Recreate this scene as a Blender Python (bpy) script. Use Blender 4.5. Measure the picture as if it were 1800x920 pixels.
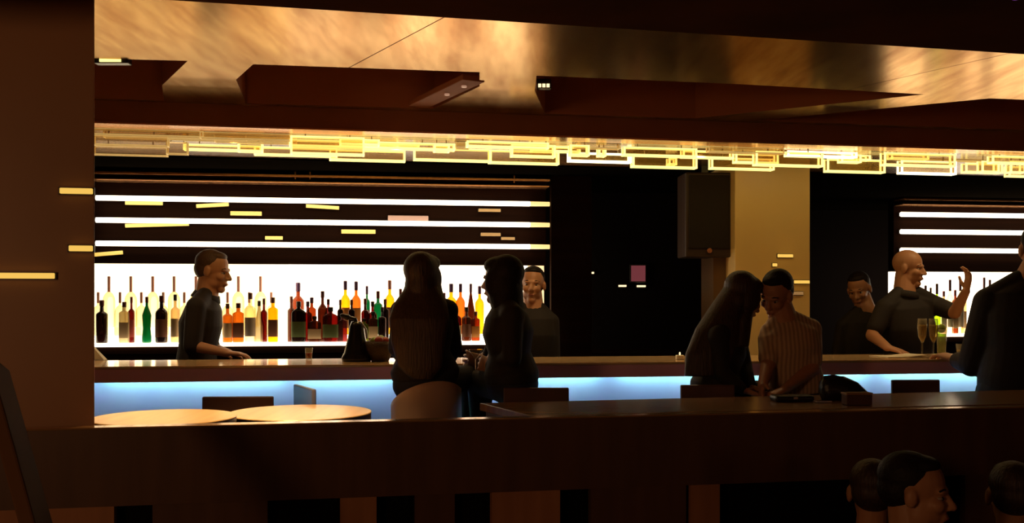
import bpy, bmesh, math, random
from mathutils import Vector, Matrix, geometry
random.seed(7)
for o in list(bpy.data.objects): bpy.data.objects.remove(o, do_unlink=True)
SC = bpy.context.scene
COL = SC.collection
# ------------------------------------------------------------------ camera, world, exposure
F, CX, HZ, EYE = 1720.0, 900.0, 530.0, 1.455     # focal length and horizon row of the 1800 x 920 frame
cam = bpy.data.objects.new('camera', bpy.data.cameras.new('camera'))
COL.objects.link(cam); SC.camera = cam
cam.location = (0, 0, EYE); cam.rotation_euler = (math.pi/2, 0, 0)
cam.data.sensor_width = 36; cam.data.lens = F/1800*36; cam.data.shift_y = (HZ-460)/1800
cam.data.clip_start = 0.05
w = bpy.data.worlds.new('night'); SC.world = w; w.use_nodes = True
w.node_tree.nodes['Background'].inputs[0].default_value = (1.0, .45, .18, 1)
w.node_tree.nodes['Background'].inputs[1].default_value = 0.004
vs = SC.view_settings
vs.view_transform = 'Standard'; vs.look = 'None'; vs.gamma = 1; vs.use_curve_mapping = False
vs.exposure = 0.0

def lamp(name, kind, loc, power, color, size=.3, rot=(0,0,0), size_y=None, spot=None):
    l = bpy.data.lights.new(name, kind); l.energy = power; l.color = color
    if kind == 'AREA':
        l.size = size
        if size_y: l.shape = 'RECTANGLE'; l.size_y = size_y
    else:
        l.shadow_soft_size = size
    if spot: l.spot_size = spot; l.spot_blend = .8
    o = bpy.data.objects.new(name, l); COL.objects.link(o)
    o.location = loc; o.rotation_euler = rot
    return o
# added unseen fill: warm points behind the camera, a spot over the bar tables
lamp('lounge_fill', 'POINT', (-3.2, -1.6, 1.75), 92, (1, .50, .21), .45)
lamp('lounge_fill', 'POINT', (3.4, -2.2, 1.75), 14, (1, .42, .20), .45)
lamp('table_fill', 'SPOT', (-1.15, 4.15, 2.52), 250, (1, .60, .24), .04, (0, 0, 0), spot=math.radians(62))
for k in range(8):      # added unseen spots under the soffit that brighten the counter
    x = -2.6+k*.95; lamp('counter_fill', 'SPOT', (x, 5.3+.14*(x+2.25)+.42, 2.425), 21, (1, .68, .32), .03, (0, 0, 0), spot=math.radians(110))

# ------------------------------------------------------------------ maths helpers
def at(px, py, Y): return Vector(((px-CX)/F*Y, Y, EYE-(py-HZ)/F*Y))
def atz(px, py, z):
    Y = (EYE-z)*F/(py-HZ); return at(px, py, Y)
def px2x(px, Y): return (px-CX)/F*Y
class Line:                       # a straight run in plan, given where it meets two picture columns
    def __init__(s, a, b): s.a, s.b = Vector(a), Vector(b)
    def hit(s, px):
        k = (px-CX)/F; d = s.b-s.a
        t = (s.a.x-k*s.a.y)/(k*d.y-d.x); p = s.a+d*t
        return Vector((p.x, p.y))
    def dir(s): return (s.b-s.a).normalized()
    def nor(s): d = s.dir(); return Vector((-d.y, d.x))
    def off(s, o): n = s.nor()*o; return Line(s.a+n, s.b+n)
    def ang(s): d = s.dir(); return math.atan2(d.y, d.x)
def L(px0, Y0, px1, Y1): return Line((px2x(px0, Y0), Y0), (px2x(px1, Y1), Y1))
BAR = Line((-2.25, 5.3), (2.4, 5.3+.14*4.65))            # front edge of the counter
BULK = L(168, 5.3, 1800, 6.3)                            # face of the drop over the bar
PAR = L(165, 3.42, 1800, 4.10)                           # parapet
LOW = L(290, 3.0, 1800, 3.66)                            # far edge of the low lounge ceiling
SHELF = Line((-2.98, 7.0), (.28, 7.0+.14*3.26))          # front edge of the bottle shelf
SHELF2 = Line((3.57, 9.0), (6.5, 9.0+.14*2.93))
H, HS, HL = 2.546, 2.43, 2.38

# ------------------------------------------------------------------ materials
def mat(name, base, rough=.5, metal=0, spec=.5, emit=None, es=0, noise=None, coat=0, bump=0, nscale=8, stretch=(1,1,1)):
    m = bpy.data.materials.new(name); m.use_nodes = True
    nt = m.node_tree; b = nt.nodes['Principled BSDF']
    b.inputs['Base Color'].default_value = (*base, 1); b.inputs['Roughness'].default_value = rough
    b.inputs['Metallic'].default_value = metal; b.inputs['Specular IOR Level'].default_value = spec
    b.inputs['Coat Weight'].default_value = coat; b.inputs['Coat Roughness'].default_value = .12
    if emit: b.inputs['Emission Color'].default_value = (*emit, 1); b.inputs['Emission Strength'].default_value = es
    if noise or bump:
        tc = nt.nodes.new('ShaderNodeTexCoord'); mp = nt.nodes.new('ShaderNodeMapping'); nz = nt.nodes.new('ShaderNodeTexNoise')
        mp.inputs['Scale'].default_value = stretch; nz.inputs['Scale'].default_value = nscale; nz.inputs['Detail'].default_value = 5
        nt.links.new(tc.outputs['Object'], mp.inputs[0]); nt.links.new(mp.outputs[0], nz.inputs[0])
        if noise:
            cr = nt.nodes.new('ShaderNodeValToRGB')
            cr.color_ramp.elements[0].position = .35; cr.color_ramp.elements[1].position = .68
            cr.color_ramp.elements[0].color = (*noise, 1); cr.color_ramp.elements[1].color = (*base, 1)
            nt.links.new(nz.outputs[0], cr.inputs[0]); nt.links.new(cr.outputs[0], b.inputs['Base Color'])
        if bump:
            bp = nt.nodes.new('ShaderNodeBump'); bp.inputs['Strength'].default_value = bump; bp.inputs['Distance'].default_value = .01
            nt.links.new(nz.outputs[0], bp.inputs['Height']); nt.links.new(bp.outputs[0], b.inputs['Normal'])
    return m
def glow(name, color, s, body=(.6,.6,.6)): return mat(name, body, .4, emit=color, es=s)
def glassy(name, color, body, fac=.35, rough=.08):
    m = bpy.data.materials.new(name); m.use_nodes = True; nt = m.node_tree
    b = nt.nodes['Principled BSDF']; b.inputs['Base Color'].default_value = (*body, 1); b.inputs['Roughness'].default_value = rough
    t = nt.nodes.new('ShaderNodeBsdfTransparent'); t.inputs[0].default_value = (*color, 1)
    lw = nt.nodes.new('ShaderNodeLayerWeight'); lw.inputs[0].default_value = .35
    ma = nt.nodes.new('ShaderNodeMath'); ma.operation = 'MULTIPLY_ADD'; ma.use_clamp = True
    ma.inputs[1].default_value = .5; ma.inputs[2].default_value = fac
    mx = nt.nodes.new('ShaderNodeMixShader'); nt.links.new(lw.outputs['Facing'], ma.inputs[0]); nt.links.new(ma.outputs[0], mx.inputs[0])
    nt.links.new(t.outputs[0], mx.inputs[1]); nt.links.new(b.outputs[0], mx.inputs[2])
    nt.links.new(mx.outputs[0], nt.nodes['Material Output'].inputs[0])
    return m
def wood_ceiling():
    m = mat('ceiling wood veneer', (.75, .46, .22), .16, .85)
    nt = m.node_tree; b = nt.nodes['Principled BSDF']
    tc = nt.nodes.new('ShaderNodeTexCoord'); mp = nt.nodes.new('ShaderNodeMapping')
    mp.inputs['Rotation'].default_value = (0, 0, math.radians(-30)); mp.inputs['Scale'].default_value = (5.5, .9, 1)
    nz = nt.nodes.new('ShaderNodeTexNoise'); nz.inputs['Scale'].default_value = 2.2; nz.inputs['Detail'].default_value = 7; nz.inputs['Roughness'].default_value = .6
    cr = nt.nodes.new('ShaderNodeValToRGB'); cr.color_ramp.elements[0].position = .3; cr.color_ramp.elements[1].position = .62
    cr.color_ramp.elements[0].color = (.38, .22, .11, 1); cr.color_ramp.elements[1].color = (.55, .365, .19, 1)
    nt.links.new(tc.outputs['Object'], mp.inputs[0]); nt.links.new(mp.outputs[0], nz.inputs[0]); nt.links.new(nz.outputs[0], cr.inputs[0])
    # joints between the veneer boards, 2.37 m apart
    dp = nt.nodes.new('ShaderNodeVectorMath'); dp.operation = 'DOT_PRODUCT'; dp.inputs[1].default_value = (.851/2.37, .525/2.37, 0)
    nt.links.new(tc.outputs['Object'], dp.inputs[0])
    ad = nt.nodes.new('ShaderNodeMath'); ad.operation = 'SUBTRACT'; ad.inputs[1].default_value = (-.214*.851+3.68*.525)/2.37-.5
    fr = nt.nodes.new('ShaderNodeMath'); fr.operation = 'FRACT'; sb = nt.nodes.new('ShaderNodeMath'); sb.operation = 'SUBTRACT'; sb.inputs[1].default_value = .5
    ab = nt.nodes.new('ShaderNodeMath'); ab.operation = 'ABSOLUTE'; gt = nt.nodes.new('ShaderNodeMath'); gt.operation = 'GREATER_THAN'; gt.inputs[1].default_value = .0013
    nt.links.new(dp.outputs['Value'], ad.inputs[0]); nt.links.new(ad.outputs[0], fr.inputs[0]); nt.links.new(fr.outputs[0], sb.inputs[0])
    nt.links.new(sb.outputs[0], ab.inputs[0]); nt.links.new(ab.outputs[0], gt.inputs[0])
    mx = nt.nodes.new('ShaderNodeMix'); mx.data_type = 'RGBA'; mx.inputs[6].default_value = (.05, .02, .01, 1)
    nt.links.new(gt.outputs[0], mx.inputs[0]); nt.links.new(cr.outputs[0], mx.inputs[7])
    gl = nt.nodes.new('ShaderNodeBsdfAnisotropic'); gl.inputs['Roughness'].default_value = .19
    df = nt.nodes.new('ShaderNodeBsdfDiffuse'); ad2 = nt.nodes.new('ShaderNodeMixShader'); ad2.inputs[0].default_value = .8
    nt.links.new(mx.outputs[2], gl.inputs['Color']); nt.links.new(mx.outputs[2], df.inputs['Color'])
    nt.links.new(df.outputs[0], ad2.inputs[1]); nt.links.new(gl.outputs[0], ad2.inputs[2]); nt.links.new(ad2.outputs[0], nt.nodes['Material Output'].inputs[0])
    return m
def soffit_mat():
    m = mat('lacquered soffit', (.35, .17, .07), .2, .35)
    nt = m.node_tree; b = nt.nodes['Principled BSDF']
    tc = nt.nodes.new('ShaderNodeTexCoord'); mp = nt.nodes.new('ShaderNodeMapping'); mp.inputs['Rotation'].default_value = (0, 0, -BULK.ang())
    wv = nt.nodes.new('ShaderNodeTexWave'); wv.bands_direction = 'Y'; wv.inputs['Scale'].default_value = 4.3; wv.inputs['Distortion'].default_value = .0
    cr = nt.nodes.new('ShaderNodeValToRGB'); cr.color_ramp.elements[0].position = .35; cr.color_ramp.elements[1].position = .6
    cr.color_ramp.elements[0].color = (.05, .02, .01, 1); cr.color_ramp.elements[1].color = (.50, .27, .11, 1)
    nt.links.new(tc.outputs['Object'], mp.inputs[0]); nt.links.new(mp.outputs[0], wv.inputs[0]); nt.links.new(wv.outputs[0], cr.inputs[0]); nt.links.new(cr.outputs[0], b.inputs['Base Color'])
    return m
M = dict(
    ceil=wood_ceiling(), soffit=soffit_mat(),
    bulk=mat('dark brown bulkhead', (.34, .13, .06), .5, spec=.2, noise=(.29, .11, .05), nscale=3),
    low=mat('dark lounge ceiling', (.14, .05, .022), .9, spec=.0, noise=(.085, .038, .02), nscale=2),
    recess=mat('dark coffer lining', (.42, .17, .08), .7, spec=.1),
    column=mat('brown lacquered column', (.40, .19, .09), .45, noise=(.36, .17, .08), nscale=2),
    parapet=mat('dark stained parapet wood', (.13, .06, .032), .45, noise=(.10, .045, .025), nscale=3, stretch=(6, 6, .6)),
    cap=mat('polished parapet cap', (.62, .36, .16), .18, .6),
    post=mat('brown post wood', (.46, .20, .09), .55, noise=(.38, .16, .07), nscale=4, stretch=(5, 5, .5)),
    floor=mat('dark floor tiles', (.05, .03, .02), .35, noise=(.035, .02, .014), nscale=6),
    wall=mat('dark panelled wall', (.005, .003, .0025), .8, spec=.05),
    panelwood=mat('dark wood back panel', (.016, .006, .003), .8, spec=.02, noise=(.010, .004, .002), nscale=3, stretch=(.4, .4, 9)),
    copper=mat('copper edge', (.75, .36, .15), .25, .8),
    pillar=mat('glossy beige pillar', (.97, .70, .28), .3, 0, noise=(.93, .66, .26), nscale=3),
    bartop=mat('polished stone counter', (.75, .50, .26), .12, .1, spec=.8, noise=(.68, .45, .22), nscale=9),
    fascia=mat('plum brown fascia', (.85, .45, .56), .45),
    barpanel=mat('frosted front panel', (.72, .78, .85), .55, noise=(.55, .62, .78), nscale=1.6),
    bluled=glow('blue strip', (.36, .38, 1), 10), cyanled=glow('cyan strip', (.20, 1, .50), 24),
    warmpanel=glow('warm backlit panel', (1, .80, .48), 2.1, (.9, .9, .8)),
    coolpanel=glow('white backlit panel', (1, .80, .56), 3.6, (.9, .9, .9)),
    endpanel=glow('amber backlit end', (1, .62, .30), 1.5, (.9, .8, .6)),
    led=glow('white tube', (1, .82, .60), 5),
    ledy=glow('amber tube', (1, .66, .24), 1.3),
    pend=glow('lit acrylic edge', (1, .80, .26), 1.6, (.8, .7, .3)),
    pendw=glow('bright lit acrylic edge', (1, .90, .55), 3.2, (.8, .7, .3)),
    pendd=glow('dim lit acrylic edge', (1, .62, .18), .45, (.6, .5, .3)),
    dash=glow('amber lamp reflection', (.86, .53, .10), 1.0, (.7, .5, .2)),  # glow standing in for lamps mirrored in glass
    dashd=glow('dim amber lamp reflection', (1, .55, .2), .22, (.4, .25, .1)),
    dashp=glow('dusky pink reflection and spot glow', (1, .55, .35), .32, (.4, .25, .2)),
    acrylic=glassy('clear acrylic', (.95, .86, .70), (.75, .5, .16), .12, .05),
    tabletop=mat('polished table top', (.68, .46, .22), .3, .1, noise=(.56, .36, .16), nscale=3, stretch=(7, .5, 1)),
    tabledark=mat('table edge', (.06, .035, .025), .4),
    longtop=mat('brown table top', (.36, .19, .09), .25, noise=(.28, .14, .07), nscale=3, stretch=(.7, 8, 1)),
    chair=mat('dark brown chair wood', (.12, .05, .035), .4, noise=(.09, .04, .03), nscale=5),
    bluelit=mat('blue lit chair and table end', (.22, .24, .42), .4),  # blue glow of the bar put into the colour
    steel=mat('brushed steel', (.45, .42, .4), .3, .9),
    shell=mat('off white moulded shell', (.52, .34, .26), .45),
    black=mat('black plastic', (.012, .010, .010), .25),
    bag=mat('black leather', (.014, .012, .014), .35, bump=.3, nscale=60),
    skin=mat('skin', (.52, .25, .13), .5), skindark=mat('shadowed skin', (.50, .23, .12), .5),
    hairb=mat('dark brown hair', (.055, .024, .013), .5, noise=(.03, .013, .008), nscale=22, stretch=(6, 6, .5), bump=.5),
    hairk=mat('black hair', (.014, .008, .006), .6, spec=.25, bump=.4, nscale=60),
    hairs=mat('short brown hair', (.085, .04, .02), .6, bump=.4, nscale=90),
    shirtk=mat('black cotton', (.018, .012, .010), .8, bump=.2, nscale=14),
    shirtc=mat('charcoal cotton', (.018, .010, .007), .8, bump=.25, nscale=14),
    shirtd=mat('dark brown knit', (.04, .018, .012), .8, bump=.3, nscale=20),
    jeans=mat('dark denim', (.02, .02, .035), .8),
    lip=mat('lips', (.38, .13, .09), .4), eye=mat('eye', (.03, .015, .01), .2), eyew=mat('eye white', (.45, .36, .3), .3),
    paper=mat('white paper', (.8, .72, .55), .7),
    glass=glassy('clear drinking glass', (.94, .92, .85), (.6, .55, .4), .10, .03),
    beer=glassy('sparkling wine', (.95, .80, .40), (.7, .5, .15), .35),
    redd=glassy('red drink', (.8, .1, .05), (.4, .04, .02), .5),
    olive=mat('green fruit', (.35, .45, .08), .5), redf=mat('red fruit', (.4, .05, .03), .4),
    wicker=mat('dark woven bowl', (.07, .04, .02), .6, bump=.8, nscale=60),
    screen=glow('mauve screen', (.50, .10, .13), .28, (.1, .05, .05)),
    dot=glow('small lamp', (1, .75, .4), 1.6), purple=glow('purple lamp', (.45, .05, .8), 1.4),
    speaker=mat('dark brown speaker cabinet', (.05, .027, .016), .5), speakercloth=mat('speaker cloth', (.02, .012, .008), .9, bump=.4, nscale=120),
)
def striped():
    m = mat('striped pale shirt', (.55, .36, .22), .8)
    nt = m.node_tree; b = nt.nodes['Principled BSDF']
    tc = nt.nodes.new('ShaderNodeTexCoord'); wv = nt.nodes.new('ShaderNodeTexWave'); wv.inputs['Scale'].default_value = 14; wv.inputs['Distortion'].default_value = 1.2
    cr = nt.nodes.new('ShaderNodeValToRGB'); cr.color_ramp.elements[0].color = (.36, .22, .14, 1); cr.color_ramp.elements[1].color = (.62, .42, .26, 1)
    nt.links.new(tc.outputs['Object'], wv.inputs[0]); nt.links.new(wv.outputs[0], cr.inputs[0]); nt.links.new(cr.outputs[0], b.inputs['Base Color'])
    return m
M['stripe'] = striped()

# ------------------------------------------------------------------ mesh builder
class MB:
    def __init__(s): s.v = []; s.f = []
    def add(s, vs, fs):
        n = len(s.v); s.v += [Vector(v) for v in vs]; s.f += [[i+n for i in f] for f in fs]; return s
    def box(s, c, d, R=None):
        R = R or Matrix.Identity(3); c = Vector(c)
        vs = [c+R@Vector((x*d[0]/2, y*d[1]/2, z*d[2]/2)) for x in (-1, 1) for y in (-1, 1) for z in (-1, 1)]
        return s.add(vs, [(0,1,3,2), (4,6,7,5), (0,4,5,1), (2,3,7,6), (0,2,6,4), (1,5,7,3)])
    def prism(s, pts, z0, z1):
        n = len(pts); vs = [(p[0], p[1], z0) for p in pts]+[(p[0], p[1], z1) for p in pts]
        fs = [tuple(reversed(range(n))), tuple(range(n, 2*n))]+[(i, (i+1) % n, n+(i+1) % n, n+i) for i in range(n)]
        return s.add(vs, fs)
    def run(s, line, px0, px1, o0, o1, z0, z1, ends=None):     # box running along a plan line
        a, b = (line.hit(px0), line.hit(px1)) if ends is None else ends
        n = line.nor()
        return s.prism([a+n*o0, b+n*o0, b+n*o1, a+n*o1], z0, z1)
    def lathe(s, prof, n=20, c=(0,0,0), R=None, cap=True):
        c = Vector(c); R = R or Matrix.Identity(3); vs = []; fs = []
        for r, z in prof:
            for i in range(n):
                a = 2*math.pi*i/n; vs.append(c+R@Vector((r*math.cos(a), r*math.sin(a), z)))
        for k in range(len(prof)-1):
            for i in range(n):
                j = (i+1) % n; fs.append((k*n+i, k*n+j, (k+1)*n+j, (k+1)*n+i))
        if cap: fs.append(tuple(reversed(range(n)))); fs.append(tuple(range((len(prof)-1)*n, len(prof)*n)))
        return s.add(vs, fs)
    def ell(s, c, r, R=None, n=14):
        prof = [(math.sin(math.pi*k/(n-1)) or .001, -math.cos(math.pi*k/(n-1))) for k in range(n)]
        prof = [(max(a, .02), b) for a, b in prof]
        R = R or Matrix.Identity(3); D = Matrix.Diagonal(Vector(r))
        return s.lathe(prof, n+4, c, R@D)
    def cap(s, a, b, ra, rb, flat=False, n=14):
        a, b = Vector(a), Vector(b); d = b-a; l = d.length or 1e-4
        q = Vector((0, 0, 1)).rotation_difference(d.normalized()).to_matrix(); prof = []
        if flat: prof = [(ra, 0), (rb, l)]
        else:
            for k in range(1, 6): t = math.pi/2*k/6; prof.append((ra*math.sin(t), -ra*math.cos(t)))
            prof += [(ra, 0), (rb, l)]
            for k in range(5, 0, -1): t = math.pi/2*k/6; prof.append((rb*math.sin(t), l+rb*math.cos(t)))
        return s.lathe(prof, n, a, q)
    def tube(s, pts, r, n=8):
        for a, b in zip(pts[:-1], pts[1:]): s.cap(a, b, r, r, n=n)
        return s
    def loft(s, secs, n=24, p=2.3):        # secs: centre, side half vector, depth half vector
        vs = []; fs = []
        for c, a, b in secs:
            for i in range(n):
                t = 2*math.pi*i/n; ct, st = math.cos(t), math.sin(t)
                k = (abs(ct)**p+abs(st)**p)**(-1/p)
                vs.append(Vector(c)+Vector(a)*ct*k+Vector(b)*st*k)
        for q in range(len(secs)-1):
            for i in range(n):
                j = (i+1) % n; fs.append((q*n+i, q*n+j, (q+1)*n+j, (q+1)*n+i))
        fs.append(tuple(reversed(range(n)))); fs.append(tuple(range((len(secs)-1)*n, len(secs)*n)))
        return s.add(vs, fs)
def link(name, mesh, parent=None):
    o = bpy.data.objects.new(name, mesh); COL.objects.link(o)
    if parent: o.parent = parent
    return o
def build(name, mb, m, parent=None, org=None, smooth=False, bevel=0, voxel=0, relax=3):
    me = bpy.data.meshes.new(name); off = Vector(org) if org is not None else Vector((0, 0, 0))
    me.from_pydata([v-off for v in mb.v], [], mb.f); me.update()
    bm = bmesh.new(); bm.from_mesh(me); bmesh.ops.recalc_face_normals(bm, faces=bm.faces); bm.to_mesh(me); bm.free()
    o = link(name, me, parent)
    if bevel:
        b = o.modifiers.new('bevel', 'BEVEL'); b.width = bevel; b.segments = 2; b.limit_method = 'ANGLE'
    if voxel:
        r = o.modifiers.new('r', 'REMESH'); r.mode = 'VOXEL'; r.voxel_size = voxel
        q = o.modifiers.new('s', 'SMOOTH'); q.factor = .5; q.iterations = relax
        bpy.context.view_layer.update()
        ev = o.evaluated_get(bpy.context.evaluated_depsgraph_get())
        nm = bpy.data.meshes.new_from_object(ev); o.modifiers.clear(); o.data = nm; me = nm; smooth = True
    me.materials.clear(); me.materials.append(m)
    if smooth:
        for p in me.polygons: p.use_smooth = True
    if parent is None and org is not None: o.location = off
    return o
def tag(o, label=None, cat=None, group=None, kind=None):
    if label: o['label'] = label
    if cat: o['category'] = cat
    if group: o['group'] = group
    if kind: o['kind'] = kind
    return o
def thing(name, label, cat, loc=(0,0,0), rz=0, group=None):
    o = bpy.data.objects.new(name, None); COL.objects.link(o); o.empty_display_size = .1
    o.location = loc; o.rotation_euler = (0, 0, rz)
    return tag(o, label, cat, group)
def struct(name, mb, m, label=None, **k):
    o = build(name, mb, m, **k); tag(o, kind='structure')
    if label: o['label'] = label
    return o
def dup(root, loc, rz=0, label=None, group=None):
    r = root.copy(); COL.objects.link(r); r.location = loc; r.rotation_euler = (0, 0, rz)
    if label: r['label'] = label
    if group: r['group'] = group
    for ch in list(root.children):
        c = ch.copy(); COL.objects.link(c); c.parent = r
        for g in list(ch.children):
            d = g.copy(); COL.objects.link(d); d.parent = c
    return r

# ================================================================== THE SETTING
struct('floor', MB().prism([(-6, 3.5), (9, 3.5), (9, 12), (-6, 12)], -.10, 0), M['floor'])
struct('floor_lounge', MB().prism([(-6, -4), (9, -4), (9, 3.5), (-6, 3.5)], -.45, -.35), M['floor'])
struct('wall_back', MB().prism([(-6, 9.9), (9, 10.6), (9, 10.8), (-6, 10.1)], 0, 2.8), M['wall'])
struct('wall_left', MB().prism([(-6, -4), (-5.9, -4), (-5.9, 10.1), (-6, 10.1)], -.35, 2.8), M['wall'])
struct('wall_right', MB().prism([(8.9, -4), (9, -4), (9, 10.7), (8.9, 10.7)], -.35, 2.8), M['wall'])
struct('wall_rear', MB().prism([(-6, -4.1), (9, -4.1), (9, -4), (-6, -4)], -.35, 2.8), M['wall'])
a, b = LOW.hit(-350), LOW.hit(2400)
struct('ceiling_lounge', MB().prism([(-6, -4), (9, -4), (9, LOW.a.y+(9-LOW.a.x)*LOW.dir().y/LOW.dir().x), (-6, LOW.a.y+(-6-LOW.a.x)*LOW.dir().y/LOW.dir().x)], HL, HL+.45), M['low'])
# upper veneered ceiling with coffers cut into it
def ly(line, x): return line.a.y+(x-line.a.x)*line.dir().y/line.dir().x
outer = [Vector((-6, ly(LOW, -6)-.05, H)), Vector((8.9, ly(LOW, 8.9)-.05, H)), Vector((8.9, ly(BULK, 8.9)+.05, H)), Vector((-6, ly(BULK, -6)+.05, H))]
holes_px = [
    [(90, 101), (330, 107), (285, 150), (288, 177), (90, 171)],
    [(445, 113), (843, 127), (843, 152), (762, 191), (432, 182), (415, 140)],
    [(943, 133), (1300, 148), (1625, 166), (1222, 208), (958, 200), (940, 160)],
    [(1740, 173), (1960, 182), (1960, 234), (1330, 212)]]
holes = [[atz(x, y, H) for x, y in h] for h in holes_px]
polys = [outer]+holes
flat = [v for p in polys for v in p]
mb = MB(); mb.add(flat, [tuple(t) for t in geometry.tessellate_polygon([[v for v in p] for p in polys])])
up = [Vector((v.x, v.y, H+.3)) for v in outer]
n0 = len(mb.v); mb.v += up; mb.f += [(n0, n0+1, n0+2, n0+3)]
struct('ceiling', mb, M['ceil'])
for i, h in enumerate(holes):
    n = len(h); mb = MB()
    vs = [v.copy() for v in h]+[Vector((v.x, v.y, H+.26)) for v in h]
    mb.add(vs, [(k, (k+1) % n, n+(k+1) % n, n+k) for k in range(n)]+[tuple(range(n, 2*n))])
    struct('trim_%d' % (i+1), mb, M['recess'], label='dark lining of a ceiling coffer')
# drop over the bar and its lacquered underside
mb = MB().run(BULK, 0, 0, 0, .12, HS, H+.3, ends=(Vector((-6, ly(BULK, -6))), Vector((8.9, ly(BULK, 8.9)))))
struct('trim_5', mb, M['bulk'], label='dark brown drop face above the bar')
ee = (Vector((-6, ly(BULK, -6))), Vector((8.9, ly(BULK, 8.9))))
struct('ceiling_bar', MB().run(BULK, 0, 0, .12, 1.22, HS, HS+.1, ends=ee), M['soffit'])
struct('ceiling_back', MB().run(BULK, 0, 0, 1.22, 5.4, HS-.012, HS+.1, ends=ee), mat('matt black ceiling', (.004, .003, .002), 1, spec=0))
mb = MB().run(BULK, 0, 0, -.004, .14, HS-.010, HS, ends=(Vector((-6, ly(BULK, -6))), Vector((8.9, ly(BULK, 8.9)))))
struct('trim_6', mb, M['copper'], label='thin copper edge under the drop')
# column at the left
A = Vector((px2x(166, 3.505), 3.505)); cfar = A-PAR.dir()*2.8
mb = MB().prism([A, A*1.02, cfar+PAR.nor()*.07, cfar], 0, HL+.3)
struct('wall_column', mb, M['column'], bevel=.004)
# beige pillar, cabinet and dark side pier between the two back bars
pl = L(1292, 6.85, 1424, 6.95)
struct('wall_pillar', MB().run(pl, 1292, 1424, 0, .5, 0, HS), M['pillar'], bevel=.006)
struct('wall_pier', MB().run(L(1250, 7.0, 1300, 7.02), 1254, 1293, 0, .3, 0, 1.79), mat('brown pier', (.16, .09, .04), .3))
struct('wall_divider', MB().run(L(960, 7.5, 1250, 7.6), 969, 1040, 0, .1, 0, HS), M['panelwood'])
struct('wall_gap', MB().run(L(969, 8.7, 1310, 8.75), 975, 1400, 0, .1, 0, HS-.012), M['wall'])
# parapet
struct('wall_plinth', MB().run(PAR, -700, 2300, .055, .075, -.35, .735), M['wall'])
mb = MB().run(PAR, -700, 2300, 0, .06, .735, 1.006)
struct('wall_parapet', mb, M['parapet'])
mb = MB().run(PAR, -700, 2300, -.003, .063, 1.006, 1.013)
struct('trim_7', mb, M['cap'], label='polished edge along the top of the parapet', bevel=.003)
for x0, x1, k in [(-260, 200, 0), (267, 470, 1), (598, 662, 0), (730, 800, 1), (865, 985, 0), (1040, 1208, 1), (1215, 1266, 0), (1520, 1580, 1), (1700, 1760, 1)]:
    z = .735
    o = build('parapet_post', MB().run(PAR, x0, x1, .012 if k else .004, .05, -.10, z), M['parapet'] if k else M['post'], org=(*PAR.hit(x0), 0))
    where = {-260: 'at the far left below the column', 267: 'below the left round table', 598: 'below the right round table', 730: 'below the white shell stool',
             865: 'below the left end of the long table', 1040: 'wide, below the middle of the long table', 1215: 'narrow, below the seated woman of the couple', 1520: 'beside the lounge guests', 1700: 'at the far right of the parapet'}[x0]
    tag(o, '%s wooden post under the parapet board, %s' % ('dark' if k else 'brown', where), 'post', 'posts under the parapet board')
# slanted rail in the near left corner
t = thing('stair_rail', 'slanted brown wooden rail in the near left corner below the column', 'rail', at(40, 900, 2.6))
mb = MB(); p0, p1 = at(-14, 640, 2.75), at(88, 1010, 2.5)
d = (p1-p0); q = Vector((0, 0, 1)).rotation_difference(d.normalized()).to_matrix()
mb.box((p0+p1)/2, (.135, .04, d.length), q)
build('rail', mb, mat('dull rail wood', (.16, .08, .04), .8, spec=.05), t, org=t.location, bevel=.006)
build('baluster', MB().box((p1.x-.06, p1.y, (p1.z-.35)/2), (.04, .04, p1.z+.35)), M['post'], t, org=t.location, bevel=.004)

# ================================================================== THE BAR
t = thing('bar_counter', 'long bar counter with polished top over a glowing blue front', 'bar counter', (*BAR.hit(900), 0), BAR.ang())
def bl(px): return (BAR.hit(px)-BAR.hit(900)).dot(BAR.dir())
x0, x1 = bl(-250), bl(2250)
def lb(mb, a, b, y0, y1, z0, z1): return mb.box(((a+b)/2, (y0+y1)/2, (z0+z1)/2), (b-a, y1-y0, z1-z0))
build('countertop', lb(MB(), x0, x1, 0, .60, 1.085, 1.10), M['bartop'], t, bevel=.004)
build('fascia', lb(MB(), x0, x1, .005, .06, 1.012, 1.085), M['fascia'], t, bevel=.003)
build('soffit_board', lb(MB(), x0, x1, .06, .58, 1.05, 1.085), M['fascia'], t)
segs = [(-200, 150), (160, 505), (515, 700), (708, 1078), (1088, 1460), (1466, 1562), (1570, 1900)]
for p0, p1 in segs:
    a, b = bl(p0), bl(p1)
    build('light_strip', lb(MB(), a+.02, b-.02, .075, .095, 1.036, 1.050), M['bluled'], t)
    build('light_strip', lb(MB(), a+.03, b-.03, .150, .162, 1.040, 1.050), M['cyanled'], t)  # extra strip added to turn the top of the panel cyan
build('front_panel', lb(MB(), x0, x1, .185, .22, .10, 1.05), M['barpanel'], t)
build('plinth', lb(MB(), x0, x1, .22, .56, 0, 1.05), M['wall'], t)

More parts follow.
